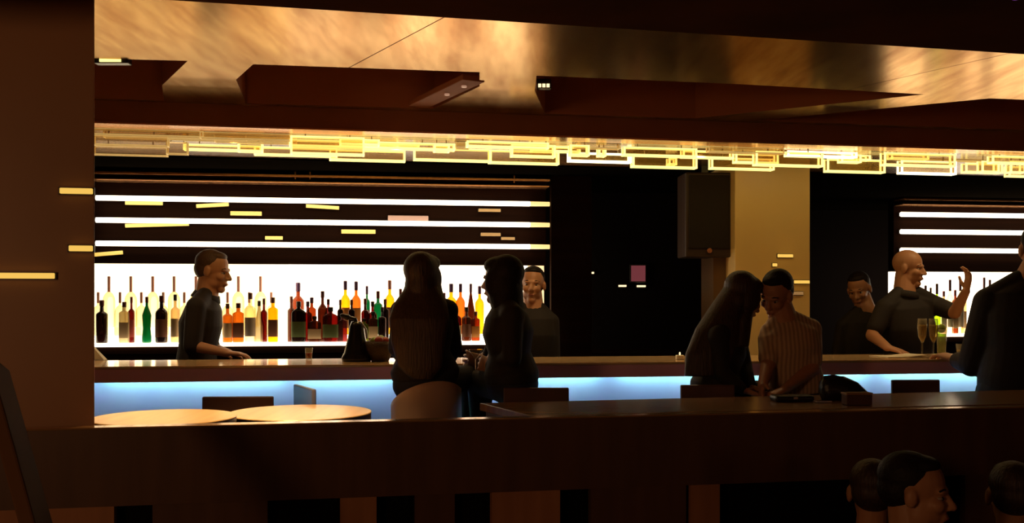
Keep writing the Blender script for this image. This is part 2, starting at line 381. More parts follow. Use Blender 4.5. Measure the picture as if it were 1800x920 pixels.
def back_bar(line, pxs, label, Y, tz, sect):
    (pa, pb) = pxs; a, b = line.hit(pa), line.hit(pb)
    t = thing('back_bar', label, 'shelving', (*a, 0), line.ang()); W = (b-a).length
    build('base_cabinet', lb(MB(), 0, W, .0, .42, 0, 1.075), M['panelwood'], t, bevel=.004)
    build('shelf_edge', lb(MB(), 0, W, -.03, .25, 1.128, 1.155), M['coolpanel'], t, bevel=.003)
    build('shelf_underside', lb(MB(), 0, W, -.01, .2, 1.075, 1.127), M['panelwood'], t)
    for s0, s1, m in sect:
        u0, u1 = (line.hit(s0)-a).length, (line.hit(s1)-a).length
        build('backlit_panel', lb(MB(), u0, u1, .25, .29, 1.13, 1.735), M[m], t)
        st = MB(); lb(st, u0+.004, u1-.004, .102, .175, 1.155, 1.205); lb(st, u0+.004, u1-.004, .175, .249, 1.155, 1.265)
        build('display_step', st, M[m], t)
    build('wood_panel', lb(MB(), 0, W, .19, .29, 1.736, tz), M['panelwood'], t)
    build('top_rail', lb(MB(), 0, W, .0, .19, tz-.03, tz-.012), M['copper'], t, bevel=.003)
    build('lower_rail', lb(MB(), 0, W, .02, .19, tz-.07, tz-.060), M['copper'], t, bevel=.003)
    return t
bb = back_bar(SHELF, (60, 967), 'large backlit bottle display with dark panel and light tubes above, left of the pillar', 7, 2.40,
              [(60, 501, 'warmpanel'), (501, 936, 'coolpanel'), (936, 966, 'endpanel')])
bb2 = back_bar(SHELF2, (1590, 2100), 'smaller backlit bottle display seen behind the bald bartender', 9, 2.42, [(1590, 2100, 'coolpanel')])
bb2_div = SHELF.hit(501)
t = thing('divider_post', 'thin pale upright between the two halves of the large bottle display', 'upright', (*SHELF.off(-.01).hit(502), 1.155), SHELF.ang())
build('upright', MB().box((0, .13, .285), (.022, .24, .57)), M['warmpanel'], t, bevel=.002)
def tube_light(line, p0, p1, yz, off, label, split=None, r=.019):
    pts = [line.off(off).hit(p) for p in (p0, p1)]
    z = EYE-(yz-HZ)/F*pts[0].y
    c = thing('light_tube', label, 'light', (*pts[0], z), line.ang(), 'light tubes above the bottle displays'); W = (pts[1]-pts[0]).length
    ws = W if not split else (line.off(off).hit(split)-pts[0]).length
    R = Matrix.Rotation(math.pi/2, 3, 'Y')
    build('tube', MB().lathe([(r*.6, 0), (r, .004), (r, ws-.004), (r*.6, ws)], 12, R=R), M['led'], c, smooth=True)
    if split: build('end_tube', MB().lathe([(r, ws), (r*.9, W)], 12, R=R), M['ledy'], c, smooth=True)
    build('channel', MB().box((W/2, r+.012, 0), (W, .016, r*1.6)), M['black'], c)
for n, y, q in (('top', 348, 0), ('middle', 387, 0), ('lowest', 428, 0)):
    tube_light(SHELF, 168, 966, y, .13, '%s long white light tube above the left bottle display' % n, split=932)
for n, y in (('top', 377), ('middle', 407.5), ('lowest', 440)):
    tube_light(SHELF2, 1583, 2050, y, .13, '%s light tube above the small bottle display at the right' % n, r=.022)
# rods between rail and soffit
for i, (px, w) in enumerate([(519, 0), (545, 1), (904, 2)]):
    p = SHELF.off(.05).hit(px)
    o = build('hanging_rod', MB().cap((*p, 2.363), (*p, HS), .007, .007), M['copper'], org=(*p, 2.363), smooth=True)
    tag(o, ['thin copper rod above the bartender side, left of a close pair', 'thin copper rod, right one of the close pair', 'lone thin copper rod near the right end of the left display'][i], 'rod', 'rods holding the back bar rail')
# lamp reflections built as glowing strips: between the tubes, on column and pillar
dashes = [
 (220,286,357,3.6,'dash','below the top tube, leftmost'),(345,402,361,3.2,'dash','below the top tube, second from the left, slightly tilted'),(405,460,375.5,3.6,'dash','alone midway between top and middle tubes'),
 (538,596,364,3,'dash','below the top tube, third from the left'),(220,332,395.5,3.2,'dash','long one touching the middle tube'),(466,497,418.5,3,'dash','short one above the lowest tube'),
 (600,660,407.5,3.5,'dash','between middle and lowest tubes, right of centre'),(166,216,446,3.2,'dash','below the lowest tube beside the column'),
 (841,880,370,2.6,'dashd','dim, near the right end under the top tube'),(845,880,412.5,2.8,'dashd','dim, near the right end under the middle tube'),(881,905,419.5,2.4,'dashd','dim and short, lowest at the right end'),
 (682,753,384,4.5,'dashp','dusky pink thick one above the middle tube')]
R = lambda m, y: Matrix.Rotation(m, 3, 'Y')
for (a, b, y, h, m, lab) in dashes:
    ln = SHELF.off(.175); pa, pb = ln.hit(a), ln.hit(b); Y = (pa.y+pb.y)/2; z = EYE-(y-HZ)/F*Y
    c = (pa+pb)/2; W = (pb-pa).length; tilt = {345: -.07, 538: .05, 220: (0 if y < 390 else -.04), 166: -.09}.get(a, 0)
    t = thing('reflection_strip', 'amber lamp reflection on the dark panel, '+lab, 'light', (*c, z), SHELF.ang(), 'lamp reflections on the dark back panel')
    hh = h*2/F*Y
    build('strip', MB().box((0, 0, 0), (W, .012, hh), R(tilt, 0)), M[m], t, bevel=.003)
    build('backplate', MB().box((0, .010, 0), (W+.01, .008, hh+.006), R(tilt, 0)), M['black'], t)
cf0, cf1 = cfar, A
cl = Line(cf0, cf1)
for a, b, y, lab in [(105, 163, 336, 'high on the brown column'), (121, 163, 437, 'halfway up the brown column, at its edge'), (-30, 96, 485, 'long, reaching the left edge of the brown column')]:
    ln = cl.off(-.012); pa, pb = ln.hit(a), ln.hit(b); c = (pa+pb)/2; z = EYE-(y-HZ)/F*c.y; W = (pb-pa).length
    t = thing('reflection_strip', 'short amber lamp reflection '+lab, 'light', (*c, z), cl.ang(), 'lamp reflections on the column')
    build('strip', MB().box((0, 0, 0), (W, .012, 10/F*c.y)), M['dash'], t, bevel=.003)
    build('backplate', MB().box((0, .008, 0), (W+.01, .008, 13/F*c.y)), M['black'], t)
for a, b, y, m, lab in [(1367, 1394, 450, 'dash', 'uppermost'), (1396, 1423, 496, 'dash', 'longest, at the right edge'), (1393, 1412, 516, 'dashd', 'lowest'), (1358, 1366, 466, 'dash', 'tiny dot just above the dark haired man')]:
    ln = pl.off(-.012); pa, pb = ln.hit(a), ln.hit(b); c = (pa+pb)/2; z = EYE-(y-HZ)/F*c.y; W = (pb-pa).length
    t = thing('reflection_strip', 'small amber lamp reflection on the beige pillar, '+lab, 'light', (*c, z), pl.ang(), 'lamp reflections on the beige pillar')
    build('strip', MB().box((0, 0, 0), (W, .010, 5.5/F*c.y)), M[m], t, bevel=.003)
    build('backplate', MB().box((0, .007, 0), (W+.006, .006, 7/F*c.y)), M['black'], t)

# ================================================================== ACRYLIC LAMPS UNDER THE SOFFIT
boxes = [(326,458,246,266,'pend'),(419,462,247,268,'pend'),(449,592,257,275,'pend'),(512,800,236,262,'pend'),(512,640,240,273,'pend'),(597,667,241,256,'pend'),(640,737,242,257,'pend'),
 (627,700,240,257,'pend'),(580,712,262,284,'pend'),(727,864,262,284,'pend'),(762,790,256,268,'pend'),(819,965,240,261,'pend'),(858,983,263,289,'pend'),(897,976,256,277,'pend'),(929,962,241,259,'pend'),
 (932,1020,254,268,'pend'),(997,1110,270,286,'pendw'),(1000,1035,256,275,'pend'),(1050,1064,258,276,'pend'),(1092,1226,251,276,'pend'),(1108,1226,273,296,'pend'),(1196,1290,266,279,'pend'),(1173,1188,279,291,'pend'),(1245,1362,279,299,'pend'),
 (1288,1368,271,288,'pend'),(1322,1448,268,293,'pend'),(1377,1508,258,277,'pendw'),(1447,1557,281,304,'pend'),(1474,1512,265,287,'pend'),(1500,1528,262,283,'pend'),(1545,1682,270,293,'pend'),
 (1576,1682,284,307,'pendw'),(1560,1632,266,281,'pend'),(1690,1762,286,305,'pend'),(1720,1754,284,304,'pend'),(1735,1830,273,289,'pend'),(1765,1850,294,312,'pend'),(1770,1800,284,305,'pend'),
 (168,355,224,240,'pendd'),(190,430,232,246,'pendd'),(168,294,240,257,'pendd'),(230,350,228,238,'pendd'),(355,512,231,246,'pendd'),(294,330,250,272,'pendd'),(168,292,259,274,'pendd'),(380,520,238,252,'pendd'),(1010,1090,248,262,'pendd'),(1240,1380,256,270,'pendd'),(1620,1740,272,284,'pendd'),(800,825,248,262,'pendd')]
used = []
boxes.sort(key=lambda q: (q[0], q[2]))
ORD = ['first','second','third','fourth','fifth','sixth','seventh','eighth','ninth','tenth','eleventh','twelfth','thirteenth','fourteenth','fifteenth','sixteenth','seventeenth','eighteenth','nineteenth','twentieth']
cnt = {}
for i, (a, b, yt, yb, m) in enumerate(boxes):
    pxm = (a+b)/2; ztop = HS-.022
    Y = (ztop-EYE)*F/(HZ-yt)
    fr = BULK.hit(pxm).y+.22
    if Y < fr: Y = fr
    for tries in range(12):
        if any(abs(Y-uy) < .06 and not (b+3 < ua or a-3 > ub) for uy, ua, ub in used): Y += .065
        else: break
    used.append((Y, a, b))
    zt = min(HS-.012, EYE-(yt-HZ)/F*Y); zb = EYE-(yb-HZ)/F*Y; hgt = max(zt-zb, .035)
    W = (b-a)/F*Y; c = ((pxm-CX)/F*Y, Y, zb)
    sec = 'above the left bottle display' if a < 700 else 'above the two women at the bar' if a < 990 else 'above the dark gap' if a < 1240 else 'above the beige pillar' if a < 1440 else 'above the bald bartender' if a < 1640 else 'at the right end'
    kind = {'pend': 'glowing yellow', 'pendw': 'brightest pale yellow', 'pendd': 'dim amber'}[m]+(' long' if b-a > 95 else ' short')
    cnt[(kind, sec)] = k_ = cnt.get((kind, sec), -1)+1
    lab = '%s box lamp %s, %s from the left' % (kind, sec, ORD[k_])
    t = thing('box_lamp', lab, 'ceiling lamp', c, BULK.ang(), 'acrylic box lamps under the soffit')
    e = .0055 if m != 'pendd' else .003; D = .05; fb = MB()
    for y in (-D/2, D/2):
        fb.box((0, y, e), (W, 2*e, 2*e))
        for sx in (-1, 1): fb.box((sx*(W/2-e), y, hgt/2), (2*e, 2*e, hgt))
        fb.box((0, y, hgt-e*.6), (W, 1.2*e, 1.2*e))
    for sx in (-1, 1): fb.box((sx*(W/2-e), 0, e), (2*e, D, 2*e))
    build('lit_frame', fb, M[m], t)
    build('acrylic_body', MB().box((0, 0, hgt/2), (W-.006, D-.006, hgt-.006)), M['acrylic'], t)
    build('hanger', MB().box((-W*.3, 0, (hgt+HS-zb)/2), (.006, .006, HS-zb-hgt)), M['steel'], t)
    build('hanger', MB().box((W*.3, 0, (hgt+HS-zb)/2), (.006, .006, HS-zb-hgt)), M['steel'], t)
# coffer fittings
def coffer_light(px, py, n, label, m='dot', w=.03, dz=.05):
    p = atz(px, py, H+dz)
    t = thing('coffer_spotlight', label, 'light', p)
    build('housing', MB().box((0, .02, .012), (w*1.3*n, .05, .05)), M['black'], t, bevel=.003)
    mb = MB()
    for k in range(n): mb.box(((k-(n-1)/2)*w*1.1, -.008, 0), (w*.8, .008, .018))
    build('lens', mb, M[m], t)
coffer_light(195, 106, 1, 'bright yellow strip lamp at the edge of the left ceiling coffer', 'pend', .12, .0)
coffer_light(956, 151, 3, 'cluster of small spots at the left end of the long dark ceiling coffer', 'dot', .02)
t = thing('lighting_track', 'dark spotlight track along the right end of the middle ceiling coffer', 'lighting track', atz(790, 160, H))
p0, p1 = atz(833, 137, H+.01), atz(735, 184, H+.01); d = p1-p0
Rz = Matrix.Rotation(math.atan2(d.y, d.x), 3, 'Z')
build('track', MB().box((p0+p1)/2, (d.length, .12, .03), Rz), M['recess'], t, org=t.location, bevel=.004)
for k in (.16, .45):
    q = p0.lerp(p1, k); build('spot_head', MB().lathe([(.014, -.024), (.011, 0)], 12, q), M['dashp'], t, org=t.location)
o = build('purple_lamp', MB().lathe([(.014, -.012), (.02, 0)], 12, (*at(1787, 6, 2.95).xy, HL)), M['purple'], org=at(1787, 6, 2.95))
o.location = at(1787, 6, 2.95); tag(o, 'tiny purple lamp on the lounge ceiling at the top right corner', 'light')

# ================================================================== DARK MIDDLE OF THE BACK BAR
p = L(1205, 6.9, 1290, 6.92)
t = thing('hanging_speaker', 'tall dark loudspeaker cabinet hung beside the beige pillar', 'loudspeaker', (*p.hit(1247), at(0, 452, 6.9).z), p.ang())
W = (p.hit(1289)-p.hit(1206)).length
build('cabinet', MB().box((0, .14, .30), (W, .26, .60)), M['speaker'], t, bevel=.012)
build('grille', MB().box((0, .004, .32), (W*.86, .014, .52)), M['speakercloth'], t, bevel=.006)
build('badge', MB().lathe([(.018, 0), (.018, .006)], 16, (0, -.003, .045), Matrix.Rotation(math.pi/2, 3, 'X')), M['copper'], t)
build('bracket', MB().box((0, .15, .72), (.05, .05, .26)), M['black'], t)
c = at(1122, 481, 8.66)
t = thing('wall_screen', 'small mauve screen glowing in the dark gap between display and pillar', 'screen', c)
build('casing', MB().box((0, .02, 0), (.15, .03, .165)), M['black'], t, bevel=.004)
build('display', MB().box((0, .0, 0), (.125, .012, .14)), M['screen'], t)
for k, (px, py, s) in enumerate([(1094, 503, 8), (1127, 503.5, 9), (1041, 480, 3.5)]):
    c = at(px, py, 8.66)
    t = thing('wall_lamp', ['small warm wall lamp below and left of the mauve screen', 'small warm wall lamp right below the mauve screen', 'faint dot of a wall lamp left of the mauve screen'][k], 'lamp', c)
    build('lamp_shade', MB().box((0, -.01, 0), (s*1.7/F*8.6, .03, .016)), M['dot'], t, bevel=.003)
    build('backplate', MB().box((0, .02, 0), (s*2/F*8.6, .03, .03)), M['black'], t, bevel=.003)
t = thing('rear_counter', 'very dark low counter deep in the gap beside the pillar', 'counter', (1.35, 8.2, 0), .0)
build('cabinet_body', MB().box((0, 0, .5), (1.4, .5, 1.0)), M['wall'], t, bevel=.005)
build('worktop', MB().box((0, -.01, 1.02), (1.44, .56, .04)), M['panelwood'], t, bevel=.004)

# ================================================================== BOTTLES
GM = {}
def gm(key):
    cols = dict(clear=((.95, .88, .70), (.9, .75, .5), .10), pale=((.95, .80, .55), (.8, .6, .4), .35), wine=((.10, .02, .02), (.02, .008, .006), .6), green=((.03, .36, .17), (.01, .22, .09), .45),
        amber=((.75, .36, .09), (.6, .2, .04), .28), brown=((.30, .09, .04), (.10, .03, .012), .55), red=((.42, .05, .04), (.12, .012, .01), .5), yellow=((.95, .62, .06), (.8, .5, .02), .22),
        dark=((.07, .02, .02), (.02, .01, .01), .65), rust=((.60, .20, .08), (.22, .06, .02), .45), lime=((.6, .85, .1), (.3, .5, .05), .3), plum=((.55, .15, .15), (.2, .06, .06), .45), frost=((.80, .74, .58), (.62, .55, .38), .45))
    if key not in GM:
        c, b, f = cols[key]; GM[key] = glassy(key+' bottle glass', c, b, f)
    return GM[key]
LAB = {k: mat(k+' label paper', c, .7) for k, c in dict(tan=(.55, .38, .2), cream=(.75, .62, .42), dark=(.07, .03, .02), red=(.4, .05, .03), grey=(.35, .3, .24), choc=(.2, .07, .03), green=(.12, .16, .05), orange=(.6, .25, .05)).items()}
CAP = {k: mat(k+' bottle cap', c, .4) for k, c in dict(wine=(.12, .02, .02), pink=(.55, .26, .22), black=(.02, .012, .012), violet=(.10, .04, .14), red=(.35, .03, .03), brown=(.13, .04, .025)).items()}
SHAPES = dict(   # body height, shoulder top, neck radius fraction (of full height / radius)
    wine=(.62, .74, .34), spirit=(.66, .74, .36), square=(.72, .78, .38), tall=(.52, .70, .21), cone=(.38, .80, .28), squat=(.70, .82, .30), waist=(.60, .80, .30))
def bottle(px, ytop, ybot, wpx, shape, glass, cap, label, lab, Y=None, line=SHELF, off=.035, group='bottles in the left half of the large display', zb=None, lw=(.12, .5), capf=.12):
    p = line.off(off).hit(px); Y = p.y
    zt = EYE-(ytop-HZ)/F*Y
    if zb is None: zb = 1.155
    h = zt-zb; r = wpx/2/F*Y; bh, sh, nr = SHAPES[shape]
    t = thing('bottle', lab, 'bottle', (*p, zb), SHELF.ang(), group)
    sq = shape in ('square', 'squat')
    if shape == 'waist': prof = [(r*.94, 0), (r, .01), (r, h*.12), (r*.82, h*.3), (r*.98, h*bh), (r*.8, h*(bh+.06))]
    elif shape == 'cone': prof = [(r*.95, 0), (r, .008), (r, h*bh), (r*.9, h*(bh+.08)), (r*.6, h*(bh+.22))]
    else: prof = [(r*.94, 0), (r, .008), (r, h*bh), (r*.93, h*(bh+(sh-bh)*.35)), (r*.62, h*(bh+(sh-bh)*.75))]
    prof += [(r*nr, h*sh), (r*nr*.9, h*(1-capf))]
    n = 20
    if sq:
        secs = [(Vector((0, 0, z)), Vector((q, 0, 0)), Vector((0, min(q, r*.62), 0))) for q, z in prof]
        g = MB().loft(secs, 24, 5)
    else: g = MB().lathe(prof, n)
    build('glass_body', g, gm(glass), t, smooth=True)
    build('stopper', MB().lathe([(r*nr*1.12, h*(1-capf-.01)), (r*nr*1.15, h*(1-.01)), (r*nr*.95, h)], 14), CAP[cap], t, smooth=False)
    if label:
        z0, z1 = h*lw[0], h*lw[1]; a0, a1 = math.radians(200), math.radians(340); rr = r*1.02 if shape != 'waist' else r*.95
        mb = MB(); vs = []; K = 14
        for i in range(K+1):
            an = a0+(a1-a0)*i/K; k = 1
            y = math.sin(an)*rr
            if sq:
                kk = (abs(math.cos(an))**5+abs(math.sin(an))**5)**(-.2); x = math.cos(an)*rr*kk; y = math.sin(an)*r*.64*kk
            else: x = math.cos(an)*rr
            vs += [(x, y, z0), (x, y, z1)]
        for i in range(K+1): vs += [(vs[2*i][0]*.985, vs[2*i][1]*.985, z0), (vs[2*i][0]*.985, vs[2*i][1]*.985, z1)]
        m0 = 2*(K+1); fs = []
        for i in range(K): fs += [(2*i, 2*i+2, 2*i+3, 2*i+1), (m0+2*i, m0+2*i+1, m0+2*i+3, m0+2*i+2), (2*i, m0+2*i, m0+2*i+2, 2*i+2), (2*i+1, 2*i+3, m0+2*i+3, m0+2*i+1)]
        mb.add(vs, fs); lo = build('label', mb, LAB[label], t, smooth=False)
    return t
GL = 'bottles in the left half of the large display'; GR = 'bottles in the right half of the large display'
for i, px in enumerate([191.5, 230, 268.5, 306, 344.5, 419, 458]):
    bottle(px, 486, 0, 21, 'tall', 'clear', 'pink', None, 'tall clear bottle with pink stopper on the top step, '+['beside the column', 'second from the column', 'third from the column', 'left of the bartender', 'touching the bartender head', 'right of the bartender face', 'near the display divider'][i], off=.212, group=GL, zb=1.265, capf=.30)
for i, px in enumerate([172.5, 211, 248.5, 287, 324, 400, 438, 477]):
    bottle(px, 514, 0, 19, 'tall', 'clear', 'pink', None, 'clear bottle with slim pink stopper on the lower step, '+['against the column', 'second from the column', 'third from the column', 'fourth from the column', 'at the bartender shoulder', 'behind the left amber bottle', 'behind the pale labelled bottle', 'behind the yellow bottle'][i], off=.138, group=GL, zb=1.205, capf=.24)
for a in [
 (179, 528, 0, 20, 'spirit', 'wine', 'wine', None, 'black wine bottle standing leftmost in the large display'),
 (218.5, 531, 0, 17, 'square', 'frost', 'wine', 'tan', 'beige bottle with dark red stopper and round emblem, second in the front row'),
 (258, 522, 0, 16, 'waist', 'green', 'wine', None, 'bright green waisted bottle in the front row'),
 (284, 520, 0, 21, 'wine', 'dark', 'wine', 'choc', 'dark broad shouldered bottle right of the green one'),
 (308, 518, 0, 15, 'spirit', 'pale', 'black', 'tan', 'pale tan bottle half hidden by the bartender back'),
 (400, 534, 0, 17, 'spirit', 'amber', 'brown', 'tan', 'amber bottle with tan label right of the bartender'),
 (419, 533, 0, 19, 'square', 'amber', 'wine', 'choc', 'amber bottle with large dark label'),
 (440, 515, 0, 19, 'spirit', 'clear', 'brown', 'grey', 'clear bottle with two grey label bands'),
 (480, 523, 0, 17, 'square', 'yellow', 'brown', 'choc', 'yellow bottle with brown label beside the divider'),
 (525, 530, 0, 25, 'squat', 'dark', 'black', 'green', 'squat black bottle with greenish label just right of the divider'),
 (553, 556, 0, 23, 'squat', 'brown', 'black', 'tan', 'low dark brown bottle with tall tan label'),
 (581, 540, 0, 27, 'squat', 'red', 'black', 'green', 'wide flat dark red bottle with olive label'),
 (602, 552, 0, 17, 'square', 'plum', 'black', None, 'plum coloured bottle behind the dispenser handle'),
 (640, 560, 0, 16, 'square', 'lime', 'black', None, 'lime green bottle behind the dispenser'),
 (656, 548, 0, 17, 'square', 'brown', 'black', 'tan', 'brown bottle with tan label behind the dark bowl'),
 (672, 540, 0, 14, 'spirit', 'wine', 'black', None, 'dark bottle beside the long haired woman left side'),
 (803, 545, 0, 16, 'squat', 'red', 'wine', 'cream', 'red bottle with cream label between the two women'),
 (820, 540, 0, 17, 'spirit', 'brown', 'black', 'choc', 'brown bottle with dark label between the two women'),
 (836, 548, 0, 15, 'square', 'rust', 'brown', 'orange', 'rust bottle nearest the second woman')]:
    bottle(*a, off=.03, group=GL if a[0] < 500 else GR)
for a in [
 (231, 522, 0, 11, 'spirit', 'red', 'red', 'red', 'slim red bottle behind the beige emblem bottle', GL),
 (455.5, 529, 0, 18, 'cone', 'frost', 'black', None, 'frosted grey cone shouldered bottle', GL),
 (464, 525, 0, 12, 'spirit', 'red', 'wine', None, 'slim dark red bottle behind the frosted one', GL),
 (512, 521, 0, 14, 'spirit', 'brown', 'wine', None, 'dark brown bottle in the second row against the divider', GR),
 (541, 530, 0, 15, 'spirit', 'red', 'violet', None, 'dark red bottle in the second row left of the twin necks', GR),
 (548, 523, 0, 15, 'square', 'rust', 'violet', None, 'rust bottle with violet stopper in the second row', GR),
 (567, 512, 0, 17, 'wine', 'brown', 'wine', None, 'red brown long necked bottle in the second row', GR),
 (577, 526, 0, 13, 'spirit', 'plum', 'wine', None, 'plum bottle with tall wine stopper behind the wide flat one', GR),
 (598, 527, 0, 10, 'square', 'dark', 'violet', None, 'narrow dark bottle left of the yellow shouldered pair', GR),
 (618, 527, 0, 11, 'square', 'dark', 'wine', None, 'narrow dark bottle between the yellow shouldered pair', GR),
 (642, 525, 0, 14, 'spirit', 'red', 'wine', None, 'red bottle behind the green necked one', GR),
 (655, 530, 0, 15, 'spirit', 'red', 'black', None, 'red round shouldered bottle behind the dark bowl', GR),
 (677, 526, 0, 13, 'square', 'dark', 'wine', None, 'dark bottle behind the woman left shoulder', GR),
 (790, 533, 0, 16, 'square', 'amber', 'wine', None, 'amber bottle right against the first woman shoulder', GR)]:
    bottle(*a[:9], off=.056, group=a[9])
for a in [
 (524, 497, 0, 22, 'wine', 'rust', 'violet', None, 'tall rust bottle on the step right of the divider'),
 (607, 494, 0, 17, 'wine', 'yellow', 'violet', 'orange', 'yellow shouldered bottle with violet stopper, left of the pair'),
 (626, 495, 0, 17, 'wine', 'amber', 'violet', 'orange', 'amber shouldered bottle with violet stopper, right of the pair'),
 (645, 503, 0, 11, 'spirit', 'green', 'violet', 'red', 'slim green necked bottle on the step'),
 (664.5, 512, 0, 16, 'spirit', 'green', 'wine', None, 'dark green bottle on the step behind the bowl'),
 (685, 493, 0, 17, 'wine', 'yellow', 'pink', 'choc', 'yellow shouldered bottle beside the first woman hair'),
 (704, 508, 0, 14, 'wine', 'amber', 'wine', None, 'amber bottle mostly hidden by the first woman'),
 (781, 515, 0, 12, 'wine', 'yellow', 'wine', None, 'yellow bottle peeping past the first woman cheek'),
 (793, 499, 0, 20, 'wine', 'yellow', 'violet', None, 'broad yellow bottle between the women'),
 (809.5, 499, 0, 16, 'wine', 'amber', 'violet', None, 'orange bottle between the women'),
 (827.5, 499, 0, 16, 'cone', 'brown', 'violet', None, 'brown tapering bottle between the women'),
 (843, 503, 0, 16, 'wine', 'yellow', 'violet', None, 'yellow bottle nearest the second woman face')]:
    bottle(*a, off=.138, group=GR, zb=1.205, capf=.16)
for i, a in enumerate([(1627, 502, 0, 10, 'spirit', 'brown', 'wine', None, 'brown bottle nearest the bald man chin'), (1636, 506, 0, 9, 'spirit', 'dark', 'wine', None, 'small dark bottle by the bald man collar'),
 (1647, 499, 0, 12, 'wine', 'lime', 'brown', None, 'lime yellow bottle in the small display'), (1670, 492, 0, 12, 'wine', 'clear', 'wine', 'cream', 'clear bottle with dark stopper in the small display'),
 (1688, 492, 0, 12, 'wine', 'clear', 'wine', 'cream', 'clear bottle beside the raised hand'), (1730, 488, 0, 10, 'spirit', 'brown', 'wine', None, 'brown bottle right of the raised hand'), (1740, 492, 0, 10, 'spirit', 'red', 'wine', None, 'red bottle above the big man shoulder')]):
    bottle(*a, line=SHELF2, off=.03, group='bottles in the small display', capf=.2)
for a in [(1679, 510, 0, 10, 'square', 'rust', 'red', 'tan', 'rust bottle between the two clear ones'), (1694, 509, 0, 9, 'square', 'pale', 'red', 'tan', 'pale bottle under the raised hand'), (1659, 512, 0, 10, 'square', 'pale', 'red', 'cream', 'pale bottle beside the lime one')]:
    bottle(*a, line=SHELF2, off=.03-.0, group='bottles in the small display') if a[0] != 1694 else bottle(*a, line=SHELF2, off=.06, group='bottles in the small display')

# ================================================================== THINGS ON THE BAR
def bp(px, v): p = BAR.off(v).hit(px); return Vector((p.x, p.y, 1.10))
c = bp(627, .30)
t = thing('drinks_dispenser', 'black tapered dispenser with a lever spout on the bar left of the first woman', 'dispenser', c, BAR.ang())
build('body', MB().lathe([(.085, 0), (.09, .02), (.075, .05), (.052, .14), (.042, .21), (.030, .235)], 24), M['black'], t, smooth=True)
build('spout', MB().tube([(0, 0, .22), (-.01, -.01, .25), (-.06, -.01, .262)], .012), M['black'], t, smooth=True)
build('lever', MB().cap((-.055, -.01, .262), (-.085, -.01, .272), .018, .012), M['black'], t, smooth=True)
build('chrome_trim', MB().tube([(.03, -.03, .225), (.055, -.045, .19), (.06, -.05, .14)], .006), M['steel'], t, smooth=True)
c = bp(668, .28)
t = thing('fruit_bowl', 'dark woven bowl of garnish beside the black dispenser', 'bowl', c)
build('bowl', MB().lathe([(.05, 0), (.055, .01), (.085, .075), (.09, .12), (.08, .118), (.05, .02)], 28), M['wicker'], t, smooth=True)
for k, (x, y, z, m) in enumerate([(-.03, -.02, .12, 'olive'), (.03, .0, .12, 'redf'), (0, .03, .13, 'olive'), (.0, -.045, .125, 'redf')]):
    o = build('garnish_fruit', MB().ell((0, 0, 0), (.026, .026, .024)), M[m], org=None, smooth=True)
    o.location = (c.x+x, c.y+y, c.z+z); tag(o, ['green fruit at the left of the dark bowl', 'red fruit at the right of the dark bowl', 'green fruit at the back of the dark bowl', 'red fruit at the front of the dark bowl'][k], 'fruit', 'fruit in the dark bowl')
def tumbler(c, r, h, label, drink, name='shot_glass', cat='glass'):
    t = thing(name, label, cat, c)
    build('glass', MB().lathe([(r*.8, 0), (r, h), (r*.9, h), (r*.72, .006)], 20, cap=True), M['glass'], t, smooth=True)
    if drink: build('drink', MB().lathe([(r*.7, .007), (r*.82, h*.55)], 18), M[drink], t, smooth=True)
tumbler(bp(543, .55), .024, .07, 'small shot glass of red drink on the bar beyond the left tables', 'redd')
c = bp(170, .62)
t = thing('paper_napkin', 'pale folded paper standing on the bar against the column', 'napkin', c)
mb = MB().add([(-.09, 0, 0), (.045, 0, 0), (-.03, 0, .09), (-.09, 0, .10), (-.09, .05, 0), (.045, .05, 0), (-.03, .02, .09), (-.09, .02, .10)], [(0, 1, 2, 3), (4, 7, 6, 5), (0, 4, 5, 1), (1, 5, 6, 2), (2, 6, 7, 3), (3, 7, 4, 0)])
build('fold', mb, M['paper'], t)
def flute(c, label, drink='beer'):
    t = thing('champagne_flute', label, 'glass', c)
    build('foot', MB().lathe([(.033, 0), (.032, .003), (.006, .008)], 24), M['glass'], t, smooth=True)
    build('stem', MB().lathe([(.0045, .006), (.0045, .09)], 10), M['glass'], t, smooth=True)
    build('cup', MB().lathe([(.006, .09), (.024, .13), (.030, .19), (.027, .245), (.025, .245), (.028, .19), (.022, .133)], 24), M['glass'], t, smooth=True)
    build('drink', MB().lathe([(.006, .098), (.021, .133), (.027, .19), (.0265, .205)], 22), M[drink], t, smooth=True)
flute(bp(1621, .25), 'champagne flute standing left of a second one before the bald bartender')
flute(bp(1641, .22), 'champagne flute standing right of its twin before the bald bartender')
t = thing('paper_menu', 'pale open paper lying on the bar under the bald man hand', 'paper', bp(1578, .3), .25)
build('sheet', MB().box((-.07, 0, .003), (.14, .2, .004)), M['paper'], t); build('sheet', MB().box((.07, .0, .008), (.14, .2, .004), Matrix.Rotation(-.08, 3, 'Y')), M['paper'], t)
t = thing('ashtray', 'small bright dish on the bar below the flutes', 'dish', bp(1652, .12))
build('dish', MB().lathe([(.04, 0), (.055, .025), (.048, .025), (.036, .006)], 24), M['glass'], t, smooth=True)
build('coaster', MB().lathe([(.06, -.0), (.06, .002)], 24), M['paper'], t)
tumbler(bp(1692, .15), .04, .085, 'low tumbler on the bar beside the big man arm', 'beer', 'tumbler')
t = thing('lime_drink', 'tall glass with green garnish behind the flutes', 'glass', bp(1655, .45))
build('glass', MB().lathe([(.026, 0), (.034, .17), (.031, .17), (.024, .006)], 22), M['glass'], t, smooth=True)
build('drink', MB().lathe([(.023, .008), (.029, .14)], 20), gm('lime'), t, smooth=True)
build('garnish', MB().ell((.0, 0, .175), (.03, .01, .03)), M['olive'], t, smooth=True)
t = thing('votive_candle', 'small lit square candle holder on the bar left of the couple', 'candle', bp(1195, .2))
